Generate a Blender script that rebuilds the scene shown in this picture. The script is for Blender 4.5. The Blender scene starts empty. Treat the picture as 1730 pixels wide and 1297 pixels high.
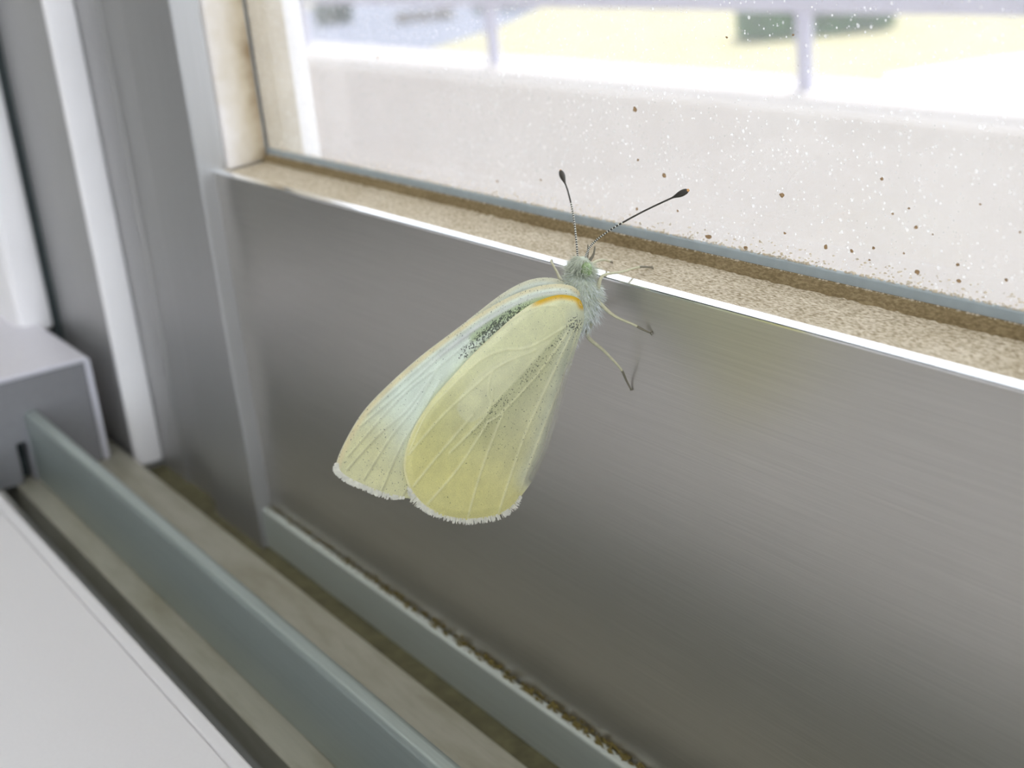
import bpy, bmesh, math, random
import numpy as np
from mathutils import Vector, Matrix
from mathutils.geometry import delaunay_2d_cdt

random.seed(7); rng = np.random.default_rng(7)
S = bpy.context.scene
COL = S.collection

# ------------------------------------------------------------------ camera
# world: millimetres in the numbers, metres in Blender. X along the window,
# Y outdoors, Z up; origin on the front top edge of the sash rail.
CR = np.array([[0.568007, 0.81778, -0.092758],
               [-0.229776, 0.265792, 0.936246],
               [-0.790298, 0.510481, -0.338878]])      # right, up, forward
CC = np.array([93.154708, -69.701115, 31.866716])
FPX = 2300.0
cam = bpy.data.cameras.new('camera')
camo = bpy.data.objects.new('camera', cam); COL.objects.link(camo)
M = Matrix(((CR[0][0], CR[1][0], -CR[2][0]), (CR[0][1], CR[1][1], -CR[2][1]), (CR[0][2], CR[1][2], -CR[2][2]))).to_4x4()
M.translation = Vector(CC * 0.001)
camo.matrix_world = M
cam.sensor_width = 36.0
cam.lens = 36.0 * FPX / 1730.0
cam.clip_start = 0.003; cam.clip_end = 600
cam.dof.use_dof = True
cam.dof.focus_distance = 0.112
cam.dof.aperture_fstop = 42.0
S.camera = camo

# ------------------------------------------------------------------ light
w = bpy.data.worlds.new('sky'); S.world = w; w.use_nodes = True
bg = w.node_tree.nodes['Background']
bg.inputs[0].default_value = (0.83, 0.90, 1.0, 1); bg.inputs[1].default_value = 1.6
sun = bpy.data.lights.new('sun', 'SUN'); sun.energy = 1.7; sun.angle = 0.01; sun.color = (1, .97, .92)
suno = bpy.data.objects.new('sun', sun); COL.objects.link(suno)
suno.rotation_euler = Vector((0.25, -0.55, -0.80)).to_track_quat('-Z', 'Y').to_euler()
S.view_settings.view_transform = 'Standard'; S.view_settings.look = 'None'
S.view_settings.gamma = 1.0; S.view_settings.exposure = 1.0
S.view_settings.use_curve_mapping = False
FILL_LAMP = 3.0  # strength of the unseen fill lights added on the ceiling

# ------------------------------------------------------------------ helpers
def ray(u, v):
    u = np.asarray(u, float); v = np.asarray(v, float)
    return ((u - 865) / FPX)[..., None] * CR[0] + ((648.5 - v) / FPX)[..., None] * CR[1] + CR[2]
def on(u, v, ax, val):
    d = ray(u, v); t = (np.asarray(val, float) - CC[ax]) / d[..., ax]
    return CC + d * t[..., None]
def lin(r, g, b):
    f = lambda c: (c / 255 / 12.92) if c / 255 <= .04045 else ((c / 255 + .055) / 1.055) ** 2.4
    return (f(r), f(g), f(b), 1)
ORG = {}
def empty(name, loc):
    o = bpy.data.objects.new(name, None); COL.objects.link(o)
    o.empty_display_size = .01; o.location = Vector(loc) * .001; ORG[o.name] = np.array(loc, float); return o
def obj(name, V, F, m, parent=None, smooth=False, bevel=0, seg=2, mats=None, fm=None):
    V = np.asarray(V, float)
    if parent is None:
        org = np.array([(V[:, 0].min() + V[:, 0].max()) / 2, (V[:, 1].min() + V[:, 1].max()) / 2, V[:, 2].min()])
    else: org = ORG[parent.name]
    me = bpy.data.meshes.new(name)
    me.from_pydata(((V - org) * .001).tolist(), [], [list(map(int, f)) for f in F]); me.update()
    bm = bmesh.new(); bm.from_mesh(me); bmesh.ops.recalc_face_normals(bm, faces=bm.faces[:]); bm.to_mesh(me); bm.free()
    o = bpy.data.objects.new(name, me); COL.objects.link(o)
    for mm in (mats or [m]): me.materials.append(mm)
    if fm is not None: me.polygons.foreach_set('material_index', np.asarray(fm, np.int32))
    if smooth: me.polygons.foreach_set('use_smooth', [True] * len(me.polygons))
    if bevel:
        b = o.modifiers.new('bevel', 'BEVEL'); b.width = bevel * .001; b.segments = seg; b.limit_method = 'ANGLE'; b.angle_limit = .6
        b.harden_normals = False
        me.polygons.foreach_set('use_smooth', [True] * len(me.polygons))
        wn = o.modifiers.new('normals', 'WEIGHTED_NORMAL'); wn.keep_sharp = False
    if parent is None: o.location = Vector(org) * .001
    else: o.parent = parent
    ORG[o.name] = org
    return o
def tag(o, label=None, cat=None, group=None, kind=None):
    if label: o['label'] = label
    if cat: o['category'] = cat
    if group: o['group'] = group
    if kind: o['kind'] = kind
    return o
def prism(poly, ax, a, b):
    """polygon in the two other axes swept along ax from a to b"""
    n = len(poly); V = []
    for c in (a, b):
        for p, q in poly:
            V.append((c, p, q) if ax == 0 else (p, c, q) if ax == 1 else (p, q, c))
    F = [list(range(n)), list(range(2 * n - 1, n - 1, -1))] + [[i, (i + 1) % n, n + (i + 1) % n, n + i] for i in range(n)]
    return V, F
def box(x0, x1, y0, y1, z0, z1): return prism([(y0, z0), (y1, z0), (y1, z1), (y0, z1)], 0, x0, x1)
def join(*parts):
    V = []; F = []
    for v, f in parts:
        k = len(V); V += list(v); F += [[i + k for i in q] for q in f]
    return V, F
def catmull(P, n, closed=False):
    P = np.asarray(P, float); N = len(P); out = []
    rngs = range(N if closed else N - 1)
    for i in rngs:
        g = (lambda k: P[k % N]) if closed else (lambda k: P[min(max(k, 0), N - 1)])
        p0, p1, p2, p3 = g(i - 1), g(i), g(i + 1), g(i + 2)
        for t in np.arange(n) / n:
            out.append(.5 * (2 * p1 + (p2 - p0) * t + (2 * p0 - 5 * p1 + 4 * p2 - p3) * t * t + (3 * p1 - p0 - 3 * p2 + p3) * t ** 3))
    if not closed: out.append(P[-1])
    return np.array(out)
def tube(P, rad, k=8, squash=None, cap=True):
    P = np.asarray(P, float); rad = np.broadcast_to(np.asarray(rad, float), (len(P),)); V = []; F = []
    up = np.array([.3, 1, .2])
    for i, p in enumerate(P):
        t = P[min(i + 1, len(P) - 1)] - P[max(i - 1, 0)]; t = t / np.linalg.norm(t)
        a = np.cross(t, up); a /= np.linalg.norm(a); b = np.cross(t, a)
        for j in range(k):
            th = 2 * math.pi * j / k
            V.append(p + rad[i] * (math.cos(th) * a + math.sin(th) * b))
    for i in range(len(P) - 1):
        for j in range(k): F.append([i * k + j, i * k + (j + 1) % k, (i + 1) * k + (j + 1) % k, (i + 1) * k + j])
    if cap: F += [list(range(k)), list(range(len(P) * k - 1, (len(P) - 1) * k - 1, -1))]
    return V, F

# ------------------------------------------------------------------ materials
def new(name):
    m = bpy.data.materials.new(name); m.use_nodes = True; nt = m.node_tree
    return m, nt, nt.nodes['Principled BSDF'], nt.nodes['Material Output']
def N(nt, t, **kw):
    n = nt.nodes.new(t)
    for k, v in kw.items(): setattr(n, k, v)
    return n
def ramp(nt, src, stops):
    r = N(nt, 'ShaderNodeValToRGB'); e = r.color_ramp.elements
    while len(e) < len(stops): e.new(.5)
    for el, (p, c) in zip(e, stops): el.position = p; el.color = c
    nt.links.new(src, r.inputs[0]); return r
def coords(nt, scale=(1, 1, 1)):
    tc = N(nt, 'ShaderNodeTexCoord'); mp = N(nt, 'ShaderNodeMapping'); mp.inputs['Scale'].default_value = scale
    nt.links.new(tc.outputs['Object'], mp.inputs[0]); return mp.outputs[0]
def noise(nt, vec, scale, detail=3, rough=.55):
    n = N(nt, 'ShaderNodeTexNoise'); n.inputs['Scale'].default_value = scale; n.inputs['Detail'].default_value = detail
    n.inputs['Roughness'].default_value = rough; nt.links.new(vec, n.inputs['Vector']); return n.outputs[0]
def mixc(nt, f, a, b):
    n = N(nt, 'ShaderNodeMix', data_type='RGBA')
    for s, i in ((f, 0), (a, 6), (b, 7)):
        if isinstance(s, (tuple, float, int)): n.inputs[i].default_value = s
        else: nt.links.new(s, n.inputs[i])
    return n.outputs[2]
def bump(nt, bs, h, strength, dist):
    b = N(nt, 'ShaderNodeBump'); b.inputs['Strength'].default_value = strength; b.inputs['Distance'].default_value = dist
    nt.links.new(h, b.inputs['Height']); nt.links.new(b.outputs[0], bs.inputs['Normal'])
def plain(name, c, rough=.6, metal=0, var=.08, scale=300, bmp=0, spec=.5):
    m, nt, bs, out = new(name)
    v = coords(nt); n = noise(nt, v, scale)
    d = tuple(x * (1 - var) for x in c[:3]) + (1,); l = tuple(min(1, x * (1 + var)) for x in c[:3]) + (1,)
    r = ramp(nt, n, [(.3, d), (.7, l)]); nt.links.new(r.outputs[0], bs.inputs['Base Color'])
    bs.inputs['Roughness'].default_value = rough; bs.inputs['Metallic'].default_value = metal
    bs.inputs['Specular IOR Level'].default_value = spec
    if bmp: bump(nt, bs, n, bmp, .0003)
    return m
def brushed(name, c, rough=.42, metal=.75, sc=(60, 6000, 6000), dirt=None):
    m, nt, bs, out = new(name)
    n = noise(nt, coords(nt, sc), 1.0, 4, .7)
    r = ramp(nt, n, [(.25, tuple(x * .9 for x in c[:3]) + (1,)), (.75, tuple(min(1, x * 1.08) for x in c[:3]) + (1,))])
    col = r.outputs[0]
    if dirt:
        n2 = noise(nt, coords(nt, (60, 260, 260)), 1.0, 5, .65)
        f = ramp(nt, n2, [(dirt[1], (0, 0, 0, 1)), (dirt[2], (dirt[3],) * 3 + (1,))])
        col = mixc(nt, f.outputs[0], col, dirt[0])
        inv = N(nt, 'ShaderNodeMath', operation='MULTIPLY_ADD'); nt.links.new(f.outputs[0], inv.inputs[0]); inv.inputs[1].default_value = -metal; inv.inputs[2].default_value = metal
        nt.links.new(inv.outputs[0], bs.inputs['Metallic'])
    else: bs.inputs['Metallic'].default_value = metal
    nt.links.new(col, bs.inputs['Base Color']); bs.inputs['Roughness'].default_value = rough
    bump(nt, bs, n, .12, .00004)
    return m
ALU = brushed('brushed_aluminium', lin(203, 199, 193)[:3], .35, .88)
ALUV = brushed('brushed_aluminium_upright', lin(180, 179, 178)[:3], .45, .6, (6000, 6000, 60))
POL = brushed('bare_edge_aluminium', lin(252, 252, 252)[:3], .14, .95, (60, 1500, 1500))
TRK = brushed('dirty_track_aluminium', lin(176, 174, 160)[:3], .5, .35, (60, 4000, 4000), (lin(122, 116, 90), .42, .72, .6))
FIN = brushed('fin_aluminium', lin(168, 178, 174)[:3], .36, .5, (60, 4000, 4000))
RIB = brushed('rib_aluminium', lin(196, 202, 196)[:3], .5, .2, (60, 4000, 4000))
BLK = plain('block_shade_tone', lin(138, 137, 140), .38, 0, .05, 900)  # block end face, its shade put into the darker grey
JWHITE = plain('white_jamb_strip', lin(250, 247, 247), .5, 0, .04, 60)  # near-white jamb strips, paler than the aluminium beside them
SILL = plain('white_laminate', lin(222, 221, 224), .42, 0, .015, 2500)
GROOVE = plain('grimy_groove', lin(92, 88, 62), .8, 0, .3, 400, .4)
DARK = plain('gap_shade_dark', lin(46, 54, 54), .7, 0, .2, 400)  # near-black colour that puts shade into gaps and recesses
GASK = plain('grey_rubber_gasket', lin(160, 170, 174), .45, 0, .06, 800)
def dusty(name, a, b, c):
    m, nt, bs, out = new(name); v = coords(nt)
    n1 = noise(nt, v, 3800, 3, .7); n2 = noise(nt, v, 160, 3); n3 = noise(nt, coords(nt, (2200, 5200, 5200)), 1.0, 2, .6)
    r1 = ramp(nt, n3, [(.32, a), (.5, b), (.66, c)])
    r2 = ramp(nt, n2, [(.3, (.82, .8, .76, 1)), (.7, (1, 1, 1, 1))])
    mm = N(nt, 'ShaderNodeMix', data_type='RGBA', blend_type='MULTIPLY'); mm.inputs[0].default_value = 1
    nt.links.new(r1.outputs[0], mm.inputs[6]); nt.links.new(r2.outputs[0], mm.inputs[7])
    nt.links.new(mm.outputs[2], bs.inputs['Base Color']); bs.inputs['Roughness'].default_value = .95
    bs.inputs['Specular IOR Level'].default_value = .1
    bump(nt, bs, n1, .8, .00012); return m
DUST = dusty('beige_dust', lin(150, 136, 112), lin(202, 190, 168), lin(228, 219, 203))
DUST2 = dusty('brown_dust', lin(124, 108, 80), lin(142, 125, 95), lin(160, 144, 112))
def graded():
    m, nt, bs, out = new('dust_drift_on_stile'); v = coords(nt)
    se = N(nt, 'ShaderNodeSeparateXYZ'); nt.links.new(v, se.inputs[0]); n = noise(nt, v, 220, 4); n2 = noise(nt, v, 3000, 2)
    a = N(nt, 'ShaderNodeMath', operation='MULTIPLY_ADD'); nt.links.new(se.outputs[1], a.inputs[0]); a.inputs[1].default_value = 120; a.inputs[2].default_value = .02
    b = N(nt, 'ShaderNodeMath', operation='MULTIPLY_ADD'); nt.links.new(n, b.inputs[0]); b.inputs[1].default_value = .7; nt.links.new(a.outputs[0], b.inputs[2])
    c = ramp(nt, b.outputs[0], [(.0, lin(228, 222, 218)), (.38, lin(206, 196, 180)), (.62, lin(184, 170, 146)), (.95, lin(132, 112, 82))])
    nt.links.new(c.outputs[0], bs.inputs['Base Color']); bs.inputs['Roughness'].default_value = .9; bump(nt, bs, n2, .4, .0001); return m
DUSTG = graded()
def hairmat(name, c, tr=.35):
    m, nt, bs, out = new(name); nt.nodes.remove(bs)
    n = noise(nt, coords(nt), 2500, 2); r = ramp(nt, n, [(.3, tuple(x * .8 for x in c[:3]) + (1,)), (.7, c)])
    d = N(nt, 'ShaderNodeBsdfDiffuse'); t = N(nt, 'ShaderNodeBsdfTranslucent'); mx = N(nt, 'ShaderNodeMixShader'); mx.inputs[0].default_value = tr
    for s in (d, t): nt.links.new(r.outputs[0], s.inputs[0])
    nt.links.new(d.outputs[0], mx.inputs[1]); nt.links.new(t.outputs[0], mx.inputs[2]); nt.links.new(mx.outputs[0], out.inputs[0]); return m
def glassmat(name, dust):
    m, nt, bs, out = new(name); nt.nodes.remove(bs)
    T = N(nt, 'ShaderNodeBsdfTransparent'); T.inputs[0].default_value = (.98, .98, .98, 1)
    G = N(nt, 'ShaderNodeBsdfGlossy'); G.inputs['Roughness'].default_value = .0
    fr = N(nt, 'ShaderNodeFresnel'); ge = N(nt, 'ShaderNodeNewGeometry')
    io = N(nt, 'ShaderNodeMath', operation='MULTIPLY_ADD'); io.inputs[1].default_value = 1 / 1.45 - 1.45; io.inputs[2].default_value = 1.45   # thin pane: no total reflection at the far face
    nt.links.new(ge.outputs['Backfacing'], io.inputs[0]); nt.links.new(io.outputs[0], fr.inputs[0])
    mx = N(nt, 'ShaderNodeMixShader'); nt.links.new(fr.outputs[0], mx.inputs[0])
    nt.links.new(T.outputs[0], mx.inputs[1]); nt.links.new(G.outputs[0], mx.inputs[2])
    if dust:
        v = coords(nt)
        vo = N(nt, 'ShaderNodeTexVoronoi'); vo.inputs['Scale'].default_value = 900; nt.links.new(v, vo.inputs['Vector'])
        sp = ramp(nt, vo.outputs['Distance'], [(.10, (1, 1, 1, 1)), (.2, (0, 0, 0, 1))])
        pick = ramp(nt, vo.outputs['Color'], [(.5, (0, 0, 0, 1)), (.95, (.9, .9, .9, 1))])
        mu = N(nt, 'ShaderNodeMath', operation='MULTIPLY'); nt.links.new(sp.outputs[0], mu.inputs[0]); nt.links.new(pick.outputs[0], mu.inputs[1])
        vo2 = N(nt, 'ShaderNodeTexVoronoi'); vo2.inputs['Scale'].default_value = 2100; nt.links.new(v, vo2.inputs['Vector'])
        s2 = ramp(nt, vo2.outputs['Distance'], [(.12, (1, 1, 1, 1)), (.25, (0, 0, 0, 1))]); k2 = ramp(nt, vo2.outputs['Color'], [(.5, (0, 0, 0, 1)), (.9, (.7, .7, .7, 1))])
        mu2 = N(nt, 'ShaderNodeMath', operation='MULTIPLY_ADD'); nt.links.new(s2.outputs[0], mu2.inputs[0]); nt.links.new(k2.outputs[0], mu2.inputs[1]); nt.links.new(mu.outputs[0], mu2.inputs[2]); mu = mu2
        n = noise(nt, v, 120, 4); film = ramp(nt, n, [(.3, (.10,) * 3 + (1,)), (.7, (.16,) * 3 + (1,))])
        ad = N(nt, 'ShaderNodeMath', operation='ADD', use_clamp=True); nt.links.new(mu.outputs[0], ad.inputs[0]); nt.links.new(film.outputs[0], ad.inputs[1])
        D = N(nt, 'ShaderNodeBsdfTranslucent'); D.inputs[0].default_value = (.93, .93, .92, 1)
        D2 = N(nt, 'ShaderNodeBsdfDiffuse'); D2.inputs[0].default_value = (.9, .88, .86, 1)
        dm = N(nt, 'ShaderNodeMixShader'); dm.inputs[0].default_value = .3
        nt.links.new(D.outputs[0], dm.inputs[1]); nt.links.new(D2.outputs[0], dm.inputs[2])
        m2 = N(nt, 'ShaderNodeMixShader'); nt.links.new(ad.outputs[0], m2.inputs[0])
        nt.links.new(mx.outputs[0], m2.inputs[1]); nt.links.new(dm.outputs[0], m2.inputs[2]); mx = m2
    nt.links.new(mx.outputs[0], out.inputs[0]); return m
GLASS = glassmat('dusty_glass', True); CLEAR = glassmat('clear_glass', False)
SPECK = hairmat('brown_dirt', lin(168, 140, 106), .45)
CRUMB = hairmat('dust_crumb', lin(242, 232, 214), .5)
CRUD = plain('brown_crud', lin(104, 92, 48), .95, 0, .35, 2500, .5)
WALL = plain('wall_paint', lin(226, 224, 216), .8, 0, .02, 20)
WALLD = plain('grey_green_paint', lin(52, 58, 55), .8, 0, .03, 20)
FLOORM = plain('floor_vinyl', lin(190, 178, 160), .5, 0, .06, 10)
CONC = plain('pale_concrete', lin(219, 213, 212), .85, 0, .03, 14)
GRASS = plain('dry_lawn', lin(158, 149, 112), .95, 0, .2, 1.2)
ROAD = plain('asphalt', lin(108, 110, 124), .9, 0, .1, 2)
RAILM = plain('pale_railing_metal', lin(186, 184, 206), .4, .2, .05, 30)
LEAF = plain('shrub_leaf', lin(40, 92, 24), .7, 0, .3, 4)
LEAF2 = plain('dark_shrub_leaf', lin(52, 74, 70), .7, 0, .3, 4)
BARK = plain('bark', lin(90, 72, 54), .9, 0, .2, 20)

# ------------------------------------------------------------------ room shell
XL, XR, YB, ZF, ZC = -1500, 1450, -2600, -950, 1650
WX0, WX1, WZ0, WZ1 = -172, 1000, -62, 1000       # window opening
def struct(name, vf, m, label, cat, **k):
    return tag(obj(name, vf[0], vf[1], m, **k), label, cat, kind='structure')
struct('floor', box(XL - 100, XR + 100, YB - 100, -40, ZF - 100, ZF), FLOORM, 'beige vinyl floor of the room below the window', 'floor')
struct('ceiling', box(XL - 100, XR + 100, YB - 100, 60, ZC, ZC + 100), WALL, 'white ceiling over the room', 'ceiling')
struct('wall_left', box(XL - 100, XL, YB, -40, ZF, ZC), WALLD, 'grey-green painted wall at the far end of the room', 'wall')
struct('wall_right', join(box(XR, XR + 100, YB, -1900, ZF, ZC), box(XR, XR + 100, -120, -40, ZF, ZC), box(XR, XR + 100, -1900, -120, ZF, -100), box(XR, XR + 100, -1900, -120, 1500, ZC)), WALL, 'off-white wall with an added side window across the room', 'wall')
def holed(x0, x1, z0, z1, hx0, hx1, hz0, hz1, y0, y1):
    return join(box(x0, hx0, y0, y1, z0, z1), box(hx1, x1, y0, y1, z0, z1), box(hx0, hx1, y0, y1, z0, hz0), box(hx0, hx1, y0, y1, hz1, z1))
struct('wall_front', holed(XL - 100, XR + 100, ZF, ZC, WX0 - 8, WX1, WZ0 - 10, WZ1, -38, 14), WALL, 'off-white wall that the aluminium window is set in', 'wall')
struct('wall_back', holed(XL - 100, XR + 100, ZF, ZC, 200, 1300, 200, 1300, YB - 100, YB), WALL, 'off-white wall with an added window opening opposite the butterfly', 'wall')
ww = empty('added_window_back', (750, YB - 50, 200)); tag(ww, 'clear unseen window added for light in the wall opposite the butterfly', 'window', kind='structure')  # unseen window, added to light the rail from behind the camera
obj('frame', *join(*[box(x - 20, x + 20, YB - 70, YB - 30, 200, 1300) for x in (220, 750, 1280)], box(200, 1300, YB - 70, YB - 30, 200, 240), box(200, 1300, YB - 70, YB - 30, 1260, 1300)), ALUV, ww)
for a, b in ((240, 730), (770, 1260)): obj('pane', *box(a, b, YB - 52, YB - 48, 240, 1260), CLEAR, ww)
ww = empty('added_window_side', (XR + 50, -1010, -100)); tag(ww, 'clear unseen side window added for light in the wall at the end of the sill', 'window', kind='structure')  # unseen side window, added to brighten wings and jamb strips
obj('frame', *join(*[box(XR + 30, XR + 70, y - 20, y + 20, -100, 1500) for y in (-1880, -1010, -140)], box(XR + 30, XR + 70, -1900, -120, -100, -60), box(XR + 30, XR + 70, -1900, -120, 1460, 1500)), ALUV, ww)
for a, b in ((-1860, -1030), (-990, -160)): obj('pane', *box(XR + 48, XR + 52, a, b, -60, 1460), CLEAR, ww)
EM, nt, bs, out = new('fill_diffuser'); bs.inputs['Emission Color'].default_value = (1, .97, .92, 1); bs.inputs['Emission Strength'].default_value = FILL_LAMP
nt.links.new(ramp(nt, noise(nt, coords(nt), 3), [(0, (.9, .9, .9, 1)), (1, (1, 1, 1, 1))]).outputs[0], bs.inputs['Base Color'])
for k, x in enumerate((-850, 750)):  # unseen lights, added as fill for the interior
    L = empty('fill_light', (x, -500, ZC - 60))
    tag(L, 'long unseen fluorescent fill light added on the ceiling, %s' % ('close to the grey-green end wall' if k == 0 else 'close to the side window'), 'ceiling light', 'added fill lights of the room')
    obj('housing', *box(x - 620, x + 620, -620, -380, ZC - 40, ZC), WALL, L, bevel=4)
    obj('diffuser', *box(x - 600, x + 600, -600, -400, ZC - 58, ZC - 40), EM, L, bevel=3)

# ------------------------------------------------------------------ sash (the sliding window)
GX1 = 960                                                       # right end of the sash
STX = -84.3                                                     # inner side of the left stile
sash = empty('window_1', (430, 5, -58))
tag(sash, 'sliding aluminium window sash with a dusty glass pane and wide brushed bottom rail', 'window', kind='structure')
rail = [(0, -60), (0, -.5), (.12, -.42), (.9, -.45), (1.1, -.95), (8.6, -1.0), (8.6, -3), (15, -3), (15, -60)]
obj('bottom_rail', *prism(rail, 0, STX - 8, GX1), ALU, sash, bevel=.06)
obj('rail_lip', *prism([(.0, -.6), (-.02, -.44), (.03, -.36), (.9, -.22), (1.0, -.5)], 0, STX - 5, GX1 - 20), POL, sash)
# dusty ledge: uneven sheet of settled dust lying on the rail
nx, ny = 420, 12
xs = np.linspace(STX - 2, 120, nx); ys = np.linspace(1.0, 9.0, ny)
V = []; F = []
for i in range(nx):
    for j in range(ny):
        t = j / (ny - 1)
        V.append((xs[i], ys[j], -.33 - .42 * min(1, t * 4) + (.1 * max(0, (t - .72) / .28) ** 2) + rng.normal(0, .035)))
for i in range(nx - 1):
    for j in range(ny - 1): F.append([i * ny + j, (i + 1) * ny + j, (i + 1) * ny + j + 1, i * ny + j + 1])
tag(obj('dust_layer', V, F, DUST, sash, smooth=True), 'beige dust settled on the rail ledge', kind='stuff')
# gasket: dusty lower lip, clean grey strip, dusty crest against the glass
obj('gasket_foot', *prism([(8.0, -1.2), (8.35, -.62), (8.7, .0), (8.95, .2), (9.35, .25), (9.7, -1.2)], 0, STX - 6, GX1 - 20), DUST2, sash, bevel=.1)
obj('gasket', *prism([(9.15, -.5), (9.15, .32), (9.35, .95), (9.75, 1.05), (9.75, -.5)], 0, STX - 6, GX1 - 20), GASK, sash, bevel=.1)
obj('gasket', *prism([(STX - 4.9, 9.15), (STX - 4.0, 9.2), (STX - 3.5, 9.4), (STX - 3.5, 9.75), (STX - 6, 9.75)], 2, .3, 940), GASK, sash, bevel=.1)
def ragged(z0, amp, y, n, x0=STX - 3, x1=110):
    V = []; F = []
    for i in range(n):
        x = x0 + (x1 - x0) * rng.random(); r = .05 + .1 * rng.random() ** 2; r *= .95; z = z0 + amp * rng.random() ** 2.2
        b = len(V)
        for dx, dy, dz in ((-1.6, 0, 0), (0, -.7, -.5), (1.6, 0, .1), (.1, 0, .8), (0, .7, -.2)): V.append((x + dx * r, y + dy * r, z + dz * r))
        F += [[b, b + 1, b + 3], [b + 1, b + 2, b + 3], [b + 2, b + 4, b + 3], [b + 4, b, b + 3]]
    return V, F
tag(obj('dust_crumbs', *join(ragged(.95, .25, 9.55, 2600), ragged(1.0, 1.3, 9.68, 1500), ragged(.12, .12, 8.98, 2200)), CRUMB, sash), kind='stuff')
# left stile
stile = [(STX, -2.4), (STX, 1.6), (STX - .5, 2.2), (STX - 2.6, 8.4), (STX - 5, 8.9), (STX - 5, 9.7), (STX - 3.2, 9.9), (STX - 3.2, 15), (STX - 17.7, 15), (STX - 17.7, -2.4)]
obj('side_stile', *prism(stile, 2, -60, 985), ALUV, sash, bevel=.5, seg=3)
obj('stile_dust', *prism([(STX - .45, 2.0), (STX - 2.4, 8.3), (STX - 5, 8.75), (STX - 5, 9.1), (STX - 2.2, 8.9), (STX - .05, 2.3)], 2, -.4, 400), DUSTG, sash)
obj('outer_bead', *prism([(STX - 3.0, 9.85), (STX - 3.0, 15.1), (STX - 3.4, 15.1), (STX - 3.4, 9.85)], 2, -2, 940), DUST, sash)
obj('side_stile', *box(GX1 - 20, GX1, -2.4, 15, -60, 985), ALUV, sash, bevel=.5)
obj('top_rail', *box(STX, GX1 - 20, 0, 15, 940, 985), ALU, sash, bevel=.3)
pane = obj('glass_pane', *box(STX - 5, GX1 - 15, 9.75, 12.4, -2.5, 945), GLASS, sash)
spots = [(1073, 185, 6, 8), (1122, 296, 6, 6), (1321, 330, 7, 6), (1548, 384, 5, 5), (1197, 400, 9, 7), (1395, 417, 5, 6), (1439, 424, 4, 5), (1476, 419, 4, 4), (1550, 460, 6, 6),
         (1618, 447, 4, 4), (1490, 302, 4, 4), (1508, 361, 3, 3), (1536, 352, 3, 3), (1326, 394, 4, 3), (1260, 419, 6, 6), (1620, 474, 6, 5), (1700, 473, 4, 4), (638, 97, 3, 4), (1078, 270, 3, 3), (1145, 356, 3, 3), (1076, 353, 4, 4),
         (1469, 439, 2.5, 2.5), (1527, 428, 2.5, 2.5), (840, 306, 3, 3), (914, 304, 3, 3), (1656, 345, 2.5, 3), (1723, 392, 2.5, 3), (1576, 396, 2.5, 2.5), (1340, 59, 3, 2.5), (1228, 63, 3, 2.5)]
for u, v, a, b in spots:
    c = on(u, v, 1, 9.72); sc = np.linalg.norm(c - CC) / FPX
    V = [(c[0], c[1] - .12, c[2])]; k = 9
    for q in range(k):
        th = 2 * math.pi * q / k; r = .75 + .5 * rng.random()
        V.append((c[0] + a * .6 * sc * r * math.cos(th) * 1.25, c[1] - .04, c[2] + b * .6 * sc * r * math.sin(th)))
    V2 = [(x, c[1] + .02, z) for x, y, z in V[1:]]
    F = [[0, 1 + q, 1 + (q + 1) % k] for q in range(k)] + [[1 + q, 1 + (q + 1) % k, 1 + k + (q + 1) % k, 1 + k + q] for q in range(k)]
    obj('dirt_speck', V + V2, F, SPECK, pane, smooth=True)

# ------------------------------------------------------------------ jamb of the window frame
jamb = empty('trim_1', (-140, 0, -60)); tag(jamb, 'upright aluminium window jamb with stepped channels beside the sash', 'window jamb', kind='structure')
JZ0, JZ1 = -60, 1000
obj('jamb_channel', *prism([(-172, -5.9), (-128.8, -5.9), (-128.8, -.9), (-118.8, -.9), (-118.4, -1.05), (-117.4, -1.05), (-117, -.5), (-108.6, -.5), (-108.2, -.75), (-106.4, -.75), (-106, 3.5), (-100, 3.5), (-100, 19), (-172, 19)], 2, JZ0, JZ1), ALUV, jamb, bevel=.35)
obj('white_strip', *prism([(-128.8, -6.0), (-128.0, -5.4), (-127.6, -3.2), (-128, -1.2), (-128.8, -.8), (-129.6, -3.5)], 2, -56, JZ1), JWHITE, jamb, bevel=.3)
obj('inner_lip', *prism([(-172, -14.0), (-158.5, -14.0), (-156.6, -13), (-156.2, -9.4), (-157.2, -7.4), (-172, -7.4)], 2, -36, JZ1), JWHITE, jamb, bevel=.6)
obj('gap_shade_strip', *prism([(-171, -7.5), (-157.6, -7.5), (-157.6, -5.8), (-171, -5.8)], 2, -52, JZ1), DARK, jamb)  # dark strip standing in for the shaded gap behind the lip
obj('outer_jamb', *prism([(-100, 15.4), (-90, 15.4), (-90, 19.2), (-100, 19.4)], 2, JZ0, JZ1), JWHITE, jamb, bevel=.4)

# ------------------------------------------------------------------ sill track
track = empty('trim_2', (0, -15, -62)); tag(track, 'dirty aluminium sill track with a raised guide fin below the sash', 'window track', kind='structure')
TX0, TX1 = -172, 1000
obj('track_bed', *prism([(-26.0, -53), (-7.2, -53), (-6.9, -53.4), (-6.9, -58), (-26.0, -58)], 0, TX0, TX1), TRK, track, bevel=.15)
obj('rear_groove', *prism([(-7, -57.2), (16, -57.2), (16, -62), (-7, -62)], 0, TX0, TX1), GROOVE, track)
obj('rear_rib', *prism([(-1.55, -57.2), (-1.5, -51.2), (-1.35, -51.0), (-.35, -51.0), (-.15, -51.3), (-.15, -57.2)], 0, -97, TX1), RIB, track, bevel=.12)
obj('guide_fin', *prism([(-22.4, -53), (-22.4, -41.6), (-22.0, -41.0), (-20.6, -40.9), (-20.1, -41.4), (-20.1, -53)], 0, -131, TX1), FIN, track, bevel=.35, seg=3)
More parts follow.
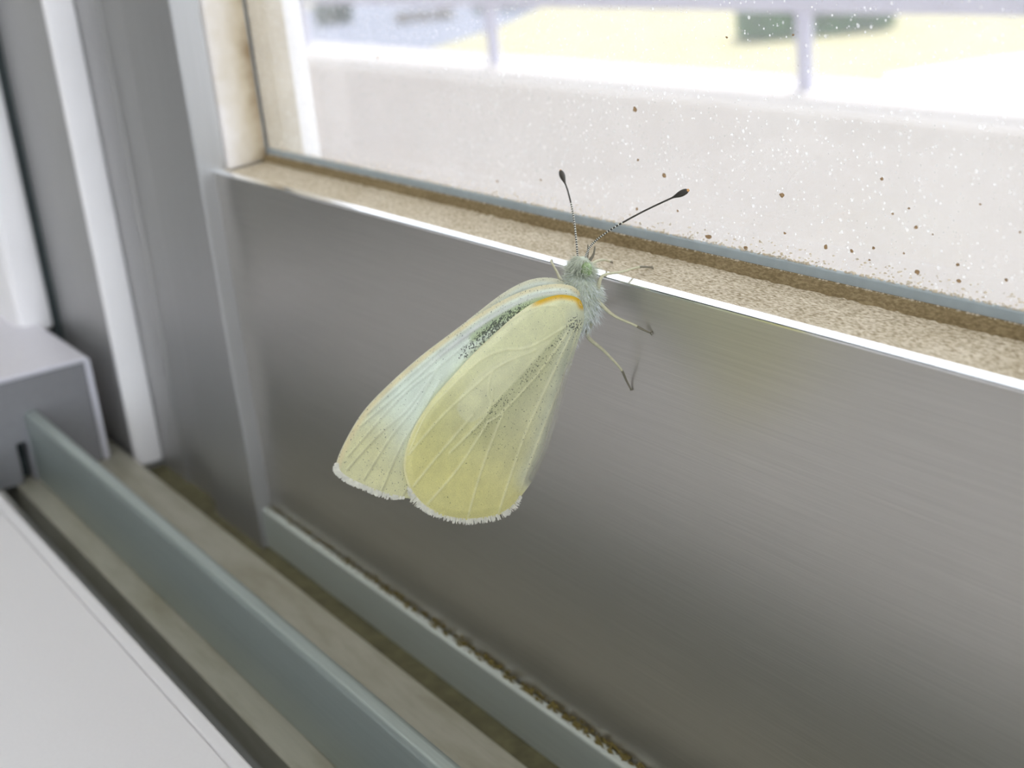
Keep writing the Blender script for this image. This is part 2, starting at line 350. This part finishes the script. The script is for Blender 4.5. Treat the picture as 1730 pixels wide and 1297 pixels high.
obj('front_groove', *prism([(-40, -62), (-26.05, -62), (-26.05, -60), (-40, -60)], 0, TX0, TX1), DARK, track)  # groove floor with the shade of the gap put into its colour
# crud line where rail meets the rear rib
V = []; F = []
for i in range(1500):
    x = -88 + 150 * rng.random(); r = (.10 + .4 * rng.random() ** 2) * (.35 + .75 * (x + 88) / 150); y = -.9 * rng.random() ** 1.3; z = -51.0 + .5 * (1 + y) * rng.random()
    b = len(V)
    for dx, dy, dz in ((-1.8, 0, 0), (0, -.6, -.2), (1.8, 0, 0), (.1, .1, .9), (0, .6, 0)): V.append((x + dx * r, min(y + dy * r, -.02), z + dz * r))
    F += [[b, b + 1, b + 3], [b + 1, b + 2, b + 3], [b + 2, b + 4, b + 3], [b + 4, b, b + 3]]
tag(obj('crud_line', V, F, CRUD, track, smooth=True), 'brown grime packed along the rail foot', kind='stuff')

# end block the guide fin runs into
blk = empty('track_end_block', (-146, -21, -53)); tag(blk, 'pale grey moulded end block sitting in the sill track against the jamb', 'end block')
BLKC = plain('block_lit_tone', lin(222, 220, 228), .35, 0, .03, 900)  # paler top and edge, light from above put into the colour
obj('block_cover', *prism([(-33, -35.2), (-11.0, -35.2), (-11.0, -53), (-10, -53), (-10, -34.9), (-10.5, -34.4), (-33, -34.4)], 0, -170, -128.1), BLKC, blk, bevel=.25, seg=3)
obj('end_plate', *prism([(-33, -53), (-24.6, -53), (-24.6, -46), (-22.9, -46), (-22.9, -53), (-11.05, -53), (-11.05, -35.25), (-33, -35.25)], 0, -150, -128.3), BLK, blk, bevel=.3, seg=2)
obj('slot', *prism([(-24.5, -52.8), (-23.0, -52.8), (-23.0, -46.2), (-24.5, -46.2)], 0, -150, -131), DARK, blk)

# white inner sill board
sill = empty('trim_3', (100, -120, -75)); tag(sill, 'smooth white laminate inner windowsill board', 'windowsill', kind='structure')
obj('board', *box(TX0 - 30, WX1 + 30, -210, -34.66, -75, -45), SILL, sill, bevel=.12)
obj('edge_band', *box(TX0 - 30, WX1 + 30, -34.62, -32.8, -75, -45.05), SILL, sill, bevel=.35)

# ------------------------------------------------------------------ outdoors
def outdoor(name, vf, m, label, cat): return struct(name, vf, m, label, cat)
outdoor('wall_parapet', box(-9000, 4000, 900, 1065, -1100, -193), CONC, 'pale concrete balcony parapet beyond the glass', 'parapet')
outdoor('balcony_floor', box(-9000, 4000, 16, 900, -1200, -1050), CONC, 'pale concrete balcony floor outside the window', 'balcony floor')
outdoor('shade_eave', box(-9000, 4000, 16, 1700, 1900, 2000), CONC, 'unseen white overhang slab added over the balcony to block sun', 'shade_eave')  # unseen overhang, added and sized to keep sun off the sill
outdoor('wall_outside', join(box(-9000, XL - 110, -30, 14, -1100, 1900), box(XR + 110, 4000, -30, 14, -1100, 1900)), CONC, 'pale outer house wall along the balcony', 'wall')
fence = empty('balcony_railing', (-1500, 1000, -193)); tag(fence, 'pale metal railing standing on the concrete parapet', 'railing')
for x in [-938 + 587 * k for k in range(-9, 6)]: obj('post', *tube([(x, 1000, -193), (x, 1000, -104)], 9.5, 10), RAILM, fence, smooth=False)
obj('top_rail', *prism([(978, -112), (1022, -112), (1022, -84), (978, -84)], 0, -7000, 3500), RAILM, fence, bevel=4)
GZ = -4500
outdoor('ground', box(-160000, 60000, 1500, 160000, GZ - 200, GZ), GRASS, 'dry yellow lawn below the balcony', 'lawn')
def gp(u, v): p = on(u, v, 2, GZ); return p[0], p[1]
rd = [gp(915, 14), gp(860, 40), gp(800, 62), gp(725, 84), gp(640, 110), gp(430, 110), gp(430, 20), gp(700, 0)]
outdoor('road', prism([(a, b) for a, b in rd], 2, GZ - 20, GZ + 15), ROAD, 'grey asphalt road curving beside the dry lawn', 'road')
pv = [gp(1500, 128), gp(1760, 90), gp(1900, 120), gp(1800, 260), gp(1450, 240)]
outdoor('pavement', prism(pv, 2, GZ - 20, GZ + 12), CONC, 'pale sunlit pavement at the edge of the dry lawn', 'pavement')
def shrub(name, u0, u1, vb, hpx, m, label, n, depth=.5):
    c = on((u0 + u1) / 2, vb, 2, GZ); sc = np.linalg.norm(c - CC) / FPX
    wd = (u1 - u0) * sc; h = hpx * sc; dp = wd * depth
    r = np.array([CR[0][0], CR[0][1], 0]); r /= np.linalg.norm(r); f = np.array([-r[1], r[0], 0])
    e = empty(name, (c[0], c[1], GZ)); tag(e, label, 'shrub', 'shrubs beyond the lawn')
    V = []; F = []
    for i in range(n):
        a, b, q = rng.uniform(-1, 1, 3)
        k = (abs(a) ** 4 + abs(b) ** 4 + abs(q) ** 4) ** .25
        s = (.8 + .22 * rng.random()) / max(k, 1e-3) if rng.random() < .7 else 1
        a, b, q = np.clip((a * s, b * s, q * s), -1, 1)
        p = np.array([c[0], c[1], GZ]) + r * a * wd / 2 + f * (b * .5 + .5) * dp + np.array([0, 0, (q * .5 + .52) * h])
        L = h * .13 * (.6 + .8 * rng.random()); d = rng.normal(size=3); d /= np.linalg.norm(d); g = np.cross(d, rng.normal(size=3)); g /= np.linalg.norm(g)
        b0 = len(V); V += [p - d * L, p + g * L * .45, p + d * L, p - g * L * .45]; F.append([b0, b0 + 1, b0 + 2, b0 + 3])
    tag(obj('foliage', V, F, m, e), kind='stuff')
    for k in range(3):
        q = np.array([c[0], c[1], GZ]) + f * dp * .5 + r * wd * .2 * (k - 1)
        obj('stem', *tube([q, q + np.array([0, 0, h * .4])], [h * .04, h * .03], 6), BARK, e)
shrub('clipped_shrub', 1262, 1510, 62, 58, LEAF, 'wide clipped green shrub on the dry lawn', 5200, .3)
shrub('dark_shrub', 536, 592, 42, 52, LEAF2, 'dark teal-green shrub beside the road behind the railing', 1600)
shrub('brown_shrub', 668, 765, 38, 17, BARK, 'low brown hedge across the grey road', 1200)
shrub('low_shrub', 800, 900, 22, 16, LEAF2, 'low dark shrub where the road meets the lawn', 1000)

# ------------------------------------------------------------------ butterfly
but = empty('butterfly', (2.6, -3, -12)); tag(but, 'pale yellow-white butterfly with closed wings clinging to the rail edge', 'butterfly')
def wingmat(name, tr):
    m, nt, bs, out = new(name); nt.nodes.remove(bs)
    at = N(nt, 'ShaderNodeAttribute', attribute_name='pigment'); sp = N(nt, 'ShaderNodeAttribute', attribute_name='speck')
    v = coords(nt)
    n1 = noise(nt, v, 6500, 2, .6); n2 = noise(nt, v, 700, 4, .6); n3 = noise(nt, v, 15000, 1)
    s = N(nt, 'ShaderNodeMath', operation='ADD'); nt.links.new(n1, s.inputs[0])
    k = N(nt, 'ShaderNodeMath', operation='MULTIPLY_ADD'); nt.links.new(sp.outputs['Fac'], k.inputs[0]); k.inputs[1].default_value = .30; k.inputs[2].default_value = -.30
    nt.links.new(k.outputs[0], s.inputs[1])
    th = ramp(nt, s.outputs[0], [(.42, (0, 0, 0, 1)), (.47, (.85, .85, .85, 1))])
    mott = ramp(nt, n2, [(.3, (.9, .9, .9, 1)), (.7, (1.04, 1.04, 1.03, 1))]); grain = ramp(nt, n3, [(.3, (.9, .9, .9, 1)), (.7, (1.06, 1.06, 1.06, 1))])
    a = N(nt, 'ShaderNodeMix', data_type='RGBA', blend_type='MULTIPLY'); a.inputs[0].default_value = 1
    nt.links.new(at.outputs['Color'], a.inputs[6]); nt.links.new(mott.outputs[0], a.inputs[7])
    b = N(nt, 'ShaderNodeMix', data_type='RGBA', blend_type='MULTIPLY'); b.inputs[0].default_value = 1
    nt.links.new(a.outputs[2], b.inputs[6]); nt.links.new(grain.outputs[0], b.inputs[7])
    c = mixc(nt, th.outputs[0], b.outputs[2], lin(58, 64, 58))
    d = N(nt, 'ShaderNodeBsdfDiffuse'); t = N(nt, 'ShaderNodeBsdfTranslucent'); g = N(nt, 'ShaderNodeBsdfGlossy'); g.inputs['Roughness'].default_value = .55
    bp = N(nt, 'ShaderNodeBump'); bp.inputs['Strength'].default_value = .35; bp.inputs['Distance'].default_value = .00003; nt.links.new(n1, bp.inputs['Height'])
    for q in (d, t): nt.links.new(c, q.inputs['Color'])
    for q in (d, g): nt.links.new(bp.outputs[0], q.inputs['Normal'])
    mx = N(nt, 'ShaderNodeMixShader'); mx.inputs[0].default_value = tr; nt.links.new(d.outputs[0], mx.inputs[1]); nt.links.new(t.outputs[0], mx.inputs[2])
    m3 = N(nt, 'ShaderNodeMixShader'); m3.inputs[0].default_value = .05; nt.links.new(mx.outputs[0], m3.inputs[1]); nt.links.new(g.outputs[0], m3.inputs[2])
    tp = N(nt, 'ShaderNodeBsdfTransparent'); de = N(nt, 'ShaderNodeAttribute', attribute_name='cover'); m4 = N(nt, 'ShaderNodeMixShader')
    nt.links.new(de.outputs['Fac'], m4.inputs[0]); nt.links.new(tp.outputs[0], m4.inputs[1]); nt.links.new(m3.outputs[0], m4.inputs[2])
    nt.links.new(m4.outputs[0], out.inputs[0]); return m
WING = wingmat('wing_scales', .38)
FRINGE = hairmat('white_fringe', lin(246, 244, 232), .4)
FUZZ = hairmat('grey_green_fuzz', lin(216, 220, 204), .3)
FUZZW = hairmat('white_fuzz', lin(240, 244, 242), .35)
BODY = plain('body_skin', lin(186, 192, 176), .8, 0, .2, 3000)
EYE = plain('green_eye', lin(136, 156, 110), .25, 0, .25, 4000)
LEG = plain('pale_leg', lin(184, 180, 150), .6, 0, .1, 4000)
LEGD = plain('dark_foot', lin(112, 106, 90), .6, 0, .1, 4000)
ANTW = plain('white_ring', lin(226, 226, 214), .6, 0, .05, 4000)
ANTB = plain('dark_ring', lin(60, 56, 50), .6, 0, .1, 4000)
TIP = plain('orange_tip', lin(200, 150, 90), .6, 0, .1, 4000)

def inside(P, poly):
    x, y = P[:, 0], P[:, 1]; c = np.zeros(len(P), bool); j = len(poly) - 1
    for i in range(len(poly)):
        xi, yi = poly[i]; xj, yj = poly[j]
        if yi != yj: c ^= ((yi > y) != (yj > y)) & (x < (xj - xi) * (y - yi) / (yj - yi) + xi)
        j = i
    return c
def pdist(P, line):
    best = np.full(len(P), 1e9); par = np.zeros(len(P)); side = np.zeros(len(P)); n = len(line) - 1
    for i in range(n):
        a = line[i]; d = line[i + 1] - a; L = d @ d
        if L == 0: continue
        t = np.clip(((P - a) @ d) / L, 0, 1); q = P - (a + t[:, None] * d); r = np.hypot(q[:, 0], q[:, 1]); m = r < best
        best[m] = r[m]; par[m] = (i + t[m]) / n; side[m] = np.sign(d[0] * q[m, 1] - d[1] * q[m, 0])
    return best, par, side
def ss(a, b, x): t = np.clip((x - a) / (b - a), 0, 1); return t * t * (3 - 2 * t)

FW = [(981, 506), (979, 493), (966, 483), (945, 479.5), (922, 481), (900, 486), (870, 497), (840, 512), (800, 537), (760, 566), (720, 596), (680, 630), (640, 668), (615, 696), (595, 727),
      (578, 760), (570, 783), (573, 796), (588, 808), (620, 823), (650, 834), (683, 841), (705, 836), (770, 795), (850, 705), (925, 605), (975, 530)]
HW = [(984, 515), (977, 504), (962, 499), (943, 498), (920, 504), (897, 514), (870, 533), (838, 561), (800, 597), (762, 638), (732, 672), (706, 710), (690, 745), (682, 783), (686, 810), (697, 834), (714, 853),
      (735, 866), (758, 874), (785, 878), (815, 876), (845, 869), (866, 856), (882, 836), (902, 808), (922, 768), (938, 720), (952, 668), (965, 618), (977, 575), (987, 540)]
FV = [[(975, 492), (930, 492), (880, 505), (800, 548), (700, 628), (620, 700)], [(975, 497), (930, 499), (870, 518), (780, 573), (690, 650), (608, 722)], [(970, 500), (900, 512), (820, 556), (745, 617), (680, 668), (588, 772)],
      [(740, 622), (690, 690), (640, 735), (586, 795)], [(730, 640), (700, 690), (660, 740), (615, 812)], [(745, 640), (712, 700), (680, 750), (646, 828)], [(770, 640), (740, 690), (712, 780), (680, 840)]]
HV = [[(955, 545), (945, 520), (915, 517), (880, 530), (840, 560), (770, 625), (712, 700)], [(972, 540), (935, 565), (890, 588), (850, 592), (810, 610), (760, 655), (720, 700), (692, 760)],
      [(905, 592), (845, 618), (800, 655), (750, 700), (690, 768)], [(835, 622), (828, 640), (826, 665), (836, 685)], [(800, 700), (740, 770), (698, 822)], [(825, 712), (775, 790), (722, 852)],
      [(960, 560), (910, 630), (850, 695), (826, 712)], [(850, 698), (815, 790), (790, 875)], [(975, 545), (930, 640), (885, 740), (842, 868)], [(980, 545), (950, 640), (915, 730), (878, 830)], [(833, 655), (822, 700), (760, 765)]]
def wing_arrays(outline, veins, kind, step=2.1):
    O = catmull(np.array(outline), 8, True)
    lo, hi = O.min(0), O.max(0)
    gx, gy = np.meshgrid(np.arange(lo[0], hi[0], step), np.arange(lo[1], hi[1], step))
    gx = gx + (np.arange(gx.shape[0]) % 2)[:, None] * step / 2
    G = np.c_[gx.ravel(), gy.ravel()]; G = G[inside(G, O)]
    d, _, _ = pdist(G, np.r_[O, O[:1]]); G = G[d > step * .7]
    P = np.r_[O, G]; n = len(O)
    r = delaunay_2d_cdt([Vector(p) for p in P], [(i, (i + 1) % n) for i in range(n)], [], 1, 1e-4)
    P = np.array([tuple(v) for v in r[0]]); T = np.array(r[2])
    ed, ep, _ = pdist(P, np.r_[O, O[:1]])
    ridge = np.zeros(len(P)); vd = np.full(len(P), 1e9)
    for l in veins:
        a, t, _ = pdist(P, catmull(np.array(l, float), 8)); ridge = np.maximum(ridge, np.exp(-(a / 1.7) ** 2)); vd = np.minimum(vd, a)
    base = np.array([984, 510.]); bd = np.hypot(*(P - base).T)
    return O, P, T, ridge, vd, bd, ed
def C3(*c): return np.array(lin(*c)[:3])
def fore():
    O, P, T, ridge, vd, bd, ed = wing_arrays(FW, FV, 'f')
    x = 3.75 - .0009 * bd + .06 * ridge * ss(15, 60, bd) + .35 * np.sin(np.clip(bd / 480, 0, 1) * math.pi)
    col = np.tile(C3(240, 248, 234), (len(P), 1))
    t = ss(300, 460, bd + .35 * (P[:, 1] - 760))[:, None]; t = np.maximum(t, ss(120, 20, np.hypot(P[:, 0] - 610, P[:, 1] - 770))[:, None])
    col = col * (1 - t) + C3(232, 229, 184) * t
    costa = catmull(np.array(FW[1:17], float), 6); cd, cp, _ = pdist(P, costa)
    k = (ss(11, 3, cd) * .85)[:, None]; col = col * (1 - k) + C3(240, 227, 184) * k
    k = (np.exp(-((cd - 17) / 5) ** 2) * ss(330, 200, bd) * .5)[:, None]; col = col * (1 - k) + C3(214, 208, 214) * k
    gl, gp_, _ = pdist(P, catmull(np.array([(965, 505), (910, 508), (850, 535), (800, 570)], float), 8))
    k = (ss(11, 2, gl) * .7)[:, None]; col = col * (1 - k) + C3(176, 196, 134) * k
    vk = (np.exp(-(vd / 1.3) ** 2) * (.10 + .32 * ss(330, 470, bd)))[:, None]; col = col * (1 - vk) + C3(120, 112, 80) * vk
    sl, sp_, _ = pdist(P, catmull(np.array([(900, 517), (860, 537), (820, 566), (785, 597)], float), 8))
    speck = .12 + .80 * ss(17, 5, sl) * (1 - .45 * ss(.55, 1, sp_)) * (.55 + .45 * ss(0, .3, sp_)) + .12 * ss(24, 10, cd) * ss(350, 250, bd) + .1 * t[:, 0]
    return O, P, T, x, col, speck, np.ones(len(P))
def hind():
    O, P, T, ridge, vd, bd, ed = wing_arrays(HW, HV, 'h')
    fold, fp, side = pdist(P, np.array([(950., 556), (935, 572), (918, 589), (873, 639), (833, 683), (797, 720)]))
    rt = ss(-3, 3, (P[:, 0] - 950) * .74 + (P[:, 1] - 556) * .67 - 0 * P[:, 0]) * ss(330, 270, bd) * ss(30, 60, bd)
    x = 4.25 - .0008 * bd + .06 * ridge * ss(15, 60, bd) + .45 * np.sin(np.clip(bd / 400, 0, 1) * math.pi) - .15 * np.exp(-(fold / 12) ** 2)
    anal = catmull(np.array(HW[24:], float), 6); ad, ap, _ = pdist(P, anal)
    x = x - .1 * ss(34, 0, ad) ** 1.5
    x = x - .25 * ss(16, 0, ed)
    col = np.tile(C3(240, 238, 196), (len(P), 1))
    t = ss(180, 380, bd)[:, None]; col = col * (1 - t) + C3(236, 229, 160) * t
    cell = (inside(P, catmull(np.array([(930, 575), (870, 590), (800, 640), (772, 690), (800, 712), (850, 665), (905, 610)], float), 6, True)) * .7)[:, None]; col = col * (1 - cell) + C3(246, 243, 204) * cell
    dk = np.clip(rt * (.22 + .24 * ss(60, 5, fold)) + ss(70, 10, np.hypot(P[:, 0] - 750, P[:, 1] - 715)) * .14, 0, .5)[:, None]  # dark scales beside the fold, plus fold shading put into the pigment
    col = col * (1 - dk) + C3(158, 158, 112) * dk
    k = (ss(44, 10, ad))[:, None] * .75; col = col * (1 - k) + C3(218, 220, 196) * k
    cost = catmull(np.array(HW[0:6], float), 6); cd, _, _ = pdist(P, cost); k = (ss(12, 3, cd) * ss(95, 70, bd) )[:, None]; col = col * (1 - k) + C3(232, 184, 30) * k
    cost = catmull(np.array(HW[5:18], float), 6); cd, _, _ = pdist(P, cost); k = (ss(4.5, 1, cd) * .8)[:, None]; col = col * (1 - k) + C3(250, 244, 206) * k
    vk = (np.exp(-(vd / 1.3) ** 2) * .75)[:, None]; col = col * (1 - vk) + C3(246, 242, 200) * vk
    speck = .10 + rt * (.12 + .22 * ss(40, 5, fold)) + .5 * ss(20, 8, np.hypot(P[:, 0] - 972, P[:, 1] - 546))
    return O, P, T, x, col, speck, 1 - .85 * ss(22, 0, ad) * ss(50, 130, bd)
def put_wing(name, arr, left, fr, label, gap=0):
    O, P, T, x, col, speck, dens = arr
    V = on(P[:, 0], P[:, 1], 0, x)
    if left and gap > 1: dens = dens * ss(10, 80, pdist(P, catmull(np.array(HW[23:], float), 6))[0])
    if left: col = col * .5 + C3(222, 226, 214) * .5
    def shift(Q):
        Q = Q.copy()
        if left:
            b = np.array([4., -4.3, -.9]); d = np.hypot(Q[:, 1] - b[1], Q[:, 2] - b[2])
            Q[:, 0] = Q[:, 0] - gap - (1.7 - gap * .5) * ss(12, 2, d)
            Q[:, 2] += .25 * ss(14, 3, d)
        return Q
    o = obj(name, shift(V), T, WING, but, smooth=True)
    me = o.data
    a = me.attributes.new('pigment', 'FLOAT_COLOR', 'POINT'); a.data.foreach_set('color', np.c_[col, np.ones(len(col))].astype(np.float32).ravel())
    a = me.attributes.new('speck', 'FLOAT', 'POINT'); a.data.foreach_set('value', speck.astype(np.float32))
    a = me.attributes.new('cover', 'FLOAT', 'POINT'); a.data.foreach_set('value', dens.astype(np.float32))
    if label: o['label'] = label
    # fringe of hair scales on the outer margin
    line = catmull(np.array(fr, float), 10); n = 420; cen = P.mean(0); Vf = []; Ff = []
    s = rng.random(n) * (len(line) - 1.01)
    for q in s:
        i = int(q); p = line[i] + (line[i + 1] - line[i]) * (q - i); t = line[i + 1] - line[i]; t /= np.linalg.norm(t); nn = np.array([t[1], -t[0]])
        if nn @ (p - cen) < 0: nn = -nn
        L = rng.uniform(2.5, 9.5) * min(1, .35 + .1 * min(i, len(line) - 2 - i)); wd = rng.uniform(.5, 1.2)
        j = int(np.argmin(np.hypot(*(P - p).T))); xx = x[j] + rng.normal(0, .05)
        pts = [p - nn * 2.5 - t * wd, p - nn * 2.5 + t * wd, p + nn * L * .8 + t * wd * .8, p + nn * L + t * rng.normal(0, 1.5), p + nn * L * .8 - t * wd * .8]
        b0 = len(Vf); Vf += [on(a_, b_, 0, xx) for a_, b_ in pts]; Ff.append([b0, b0 + 1, b0 + 2, b0 + 3, b0 + 4])
    tag(obj('fringe', shift(np.array(Vf)), Ff, FRINGE, o), kind='stuff')
    return o
fa, ha = fore(), hind()
FFR = FW[16:22]; HFR = [(690, 822), (697, 834), (714, 853), (735, 866), (758, 874), (785, 878), (815, 876), (845, 869), (866, 856), (880, 838)]
put_wing('forewing', fa, False, FFR, 'mint-white forewing with a black-speckled streak')
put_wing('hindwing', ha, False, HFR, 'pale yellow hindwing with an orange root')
put_wing('forewing', fa, True, FFR, None, .16)
put_wing('hindwing', ha, True, HFR, None, 1.15)

# body: one lofted surface, head - neck - thorax - abdomen
SP = [(2.35, -2.55, 2.15, .10), (2.35, -2.6, 2.0, .50), (2.33, -2.75, 1.65, .80), (2.33, -2.85, 1.2, .88), (2.36, -2.9, .75, .74), (2.42, -2.95, .45, .62), (2.45, -3.2, .15, 1.1), (2.5, -3.3, -.4, 1.45),
      (2.55, -3.25, -1.1, 1.5), (2.6, -3.25, -1.9, 1.42), (2.62, -3.5, -2.7, 1.22), (2.6, -4.2, -3.4, .95), (2.55, -5.0, -4.3, .9), (2.5, -5.9, -5.5, .9), (2.5, -6.9, -6.9, .85), (2.5, -7.9, -8.3, .75), (2.5, -8.7, -9.5, .55), (2.5, -9.2, -10.3, .32), (2.5, -9.3, -10.6, .08)]
sp = catmull(np.array(SP), 3)
body = obj('body', *tube(sp[:, :3], sp[:, 3], 16), BODY, but, smooth=True)
def fuzz(name, n, sel, lo, hi, mat, back=.7):
    Vf = []; Ff = []
    while len(Ff) < n:
        i = rng.integers(1, len(sp) - 2); c = sp[i, :3] + (sp[i + 1, :3] - sp[i, :3]) * rng.random(); r = sp[i, 3]
        if not sel(c): continue
        t = sp[i + 1, :3] - sp[i, :3]; t /= np.linalg.norm(t)
        a = np.cross(t, (.3, 1, .2)); a /= np.linalg.norm(a); b = np.cross(t, a); th = rng.random() * 2 * math.pi
        nn = math.cos(th) * a + math.sin(th) * b; p = c + nn * r * .95
        d = nn * .6 + t * back + rng.normal(0, .3, 3); d /= np.linalg.norm(d); L = rng.uniform(lo, hi); wv = np.cross(d, rng.normal(size=3)); wv /= np.linalg.norm(wv); wv *= .022
        q = p + d * L * .55 + nn * .06; e = p + d * L
        if e[0] > 3.95 and -8 < e[2] < -1.6 and e[1] < -4: continue
        e[1] = min(e[1], -.25); q[1] = min(q[1], -.25)
        b0 = len(Vf); Vf += [p - wv, p + wv, q + wv * .8, e, q - wv * .8]; Ff.append([b0, b0 + 1, b0 + 2, b0 + 3, b0 + 4])
    return tag(obj(name, Vf, Ff, mat, body), kind='stuff')
fuzz('body_hair', 700, lambda c: -.8 < c[2] < 1.6, .8, 1.5, FUZZ, .3)
fuzz('body_hair', 2600, lambda c: c[2] > -1.6, .45, 1.0, FUZZ)
fuzz('body_hair', 1800, lambda c: -3.4 < c[2] < .6, .6, 1.3, FUZZW)
fuzz('body_hair', 900, lambda c: c[2] < -3.0, .4, .8, FUZZW)
def ball(c, r, k=12, h=8, sc=(1, 1, 1)):
    V = [(c[0], c[1], c[2] + r * sc[2])]; F = []
    for i in range(1, h):
        for j in range(k):
            a, b = math.pi * i / h, 2 * math.pi * j / k; V.append((c[0] + sc[0] * r * math.sin(a) * math.cos(b), c[1] + sc[1] * r * math.sin(a) * math.sin(b), c[2] + sc[2] * r * math.cos(a)))
    V.append((c[0], c[1], c[2] - r * sc[2]))
    for j in range(k):
        F.append([0, 1 + j, 1 + (j + 1) % k]); F.append([len(V) - 1, 1 + (h - 2) * k + (j + 1) % k, 1 + (h - 2) * k + j])
        for i in range(h - 2): F.append([1 + i * k + j, 1 + (i + 1) * k + j, 1 + (i + 1) * k + (j + 1) % k, 1 + i * k + (j + 1) % k])
    return V, F
eR = on(992, 456, 1, -2.95)
for c in (eR, eR + np.array([-1.35, .35, .1])): obj('eye', *ball(c + np.array([-.12, .05, 0]), .58, 16, 12, (.8, .9, 1.15)), EYE, body, smooth=True)
for s in (1, -1):
    p = catmull([(2.33 + s * .25, -2.1, 1.7), (2.33 + s * .4, -1.75, 2.2), (2.33 + s * .5, -1.6, 2.9)], 6)
    obj('palp', *tube(p, np.linspace(.16, .05, len(p)), 7), LEGD, body, smooth=True)
def antenna(pts):
    p = catmull(pts, 30); n = len(p); V, F = tube(p, np.linspace(.085, .07, n), 8)
    fm = [(1 if (i // 8) % 3 else 0) if i // 8 < n * .6 else 1 for i in range(len(F))]
    o = obj('antenna', V, F, None, but, smooth=True, mats=[ANTW, ANTB], fm=fm)
    d = p[-1] - p[-3]; d /= np.linalg.norm(d)
    c = np.array([p[-1] + d * t for t in np.linspace(-.5, 1.3, 10)]); obj('club', *tube(c, [.07, .09, .13, .18, .23, .26, .27, .26, .22, .1], 10), ANTB, o, smooth=True)
    obj('tip', *ball(p[-1] + d * 1.28, .13, 8, 6), TIP, o, smooth=True)
def A(l): return np.array([on(u, v, 1, y) for u, v, y in l])
antenna(A([(988, 437, -2.6), (999, 414, -1.9), (1030, 389, -.8), (1085, 358, .7), (1142, 331, 1.7)]))
antenna(A([(976, 436, -2.6), (973, 400, -1.5), (968, 360, .2), (960, 325, 1.3), (953, 305, 1.8)]))
def leg(pts, dark):
    p = catmull(pts, 6); n = len(p); r = np.interp(np.linspace(0, 1, n), [0, .3, .45, 1], [.2, .17, .12, .07]); V, F = tube(p, r, 7)
    k = int(n * dark); o = obj('leg', V[:(k + 1) * 7], [f for f in F[:k * 7]] + [list(range(7))], LEG, but, smooth=True)
    q = p[k:]; Vf, Ff = tube(q, r[k:] * 1.15, 7); e = p[-1]; d = p[-1] - p[-3]; d /= np.linalg.norm(d)
    s = np.cross(d, (0, 1, 0)); s /= np.linalg.norm(s)
    c1 = tube([e, e + d * .18 + s * .12, e + d * .2 + s * .2], [.08, .05, .02], 5); c2 = tube([e, e + d * .18 - s * .12, e + d * .2 - s * .2], [.08, .05, .02], 5)
    obj('foot', *join((Vf, Ff), c1, c2), LEGD, o, smooth=True)
leg([(3.6, -2.4, -1.2), *A([(1010, 508, -2.5), (1037, 533, -1.75), (1070, 548, -.8), (1085, 556, -.35), (1098, 562, -.14)])], .66)
leg([(3.2, -2.9, -3.6), *A([(993, 568, -2.9), (1020, 592, -1.9), (1048, 622, -1.0), (1058, 642, -.4), (1065, 656, -.14)])], .62)
leg([(3.3, -2.4, -.9), *A([(1010, 488, -2.3), (1018, 466, -1.8), (1050, 459, .2), (1080, 451, 2.7)]), (2.2, 5.0, -.6)], .8)
leg([(1.7, -2.3, -.3), *A([(1000, 446, -1.2), (1018, 439, 1.2)]), (-2.1, 3.9, -.6)], .85)
leg([(1.5, -2.5, -.6), *A([(950, 474, -2.2), (940, 458, -1.6), (931, 441, -.7)]), (-6.1, .1, -.2)], .85)
leg([(1.9, -2.9, -3.0), (-.6, -2.4, -3.6), (-2.6, -1.4, -5.2), (-3.8, -.4, -7.0), (-4.2, -.14, -7.8)], .62)
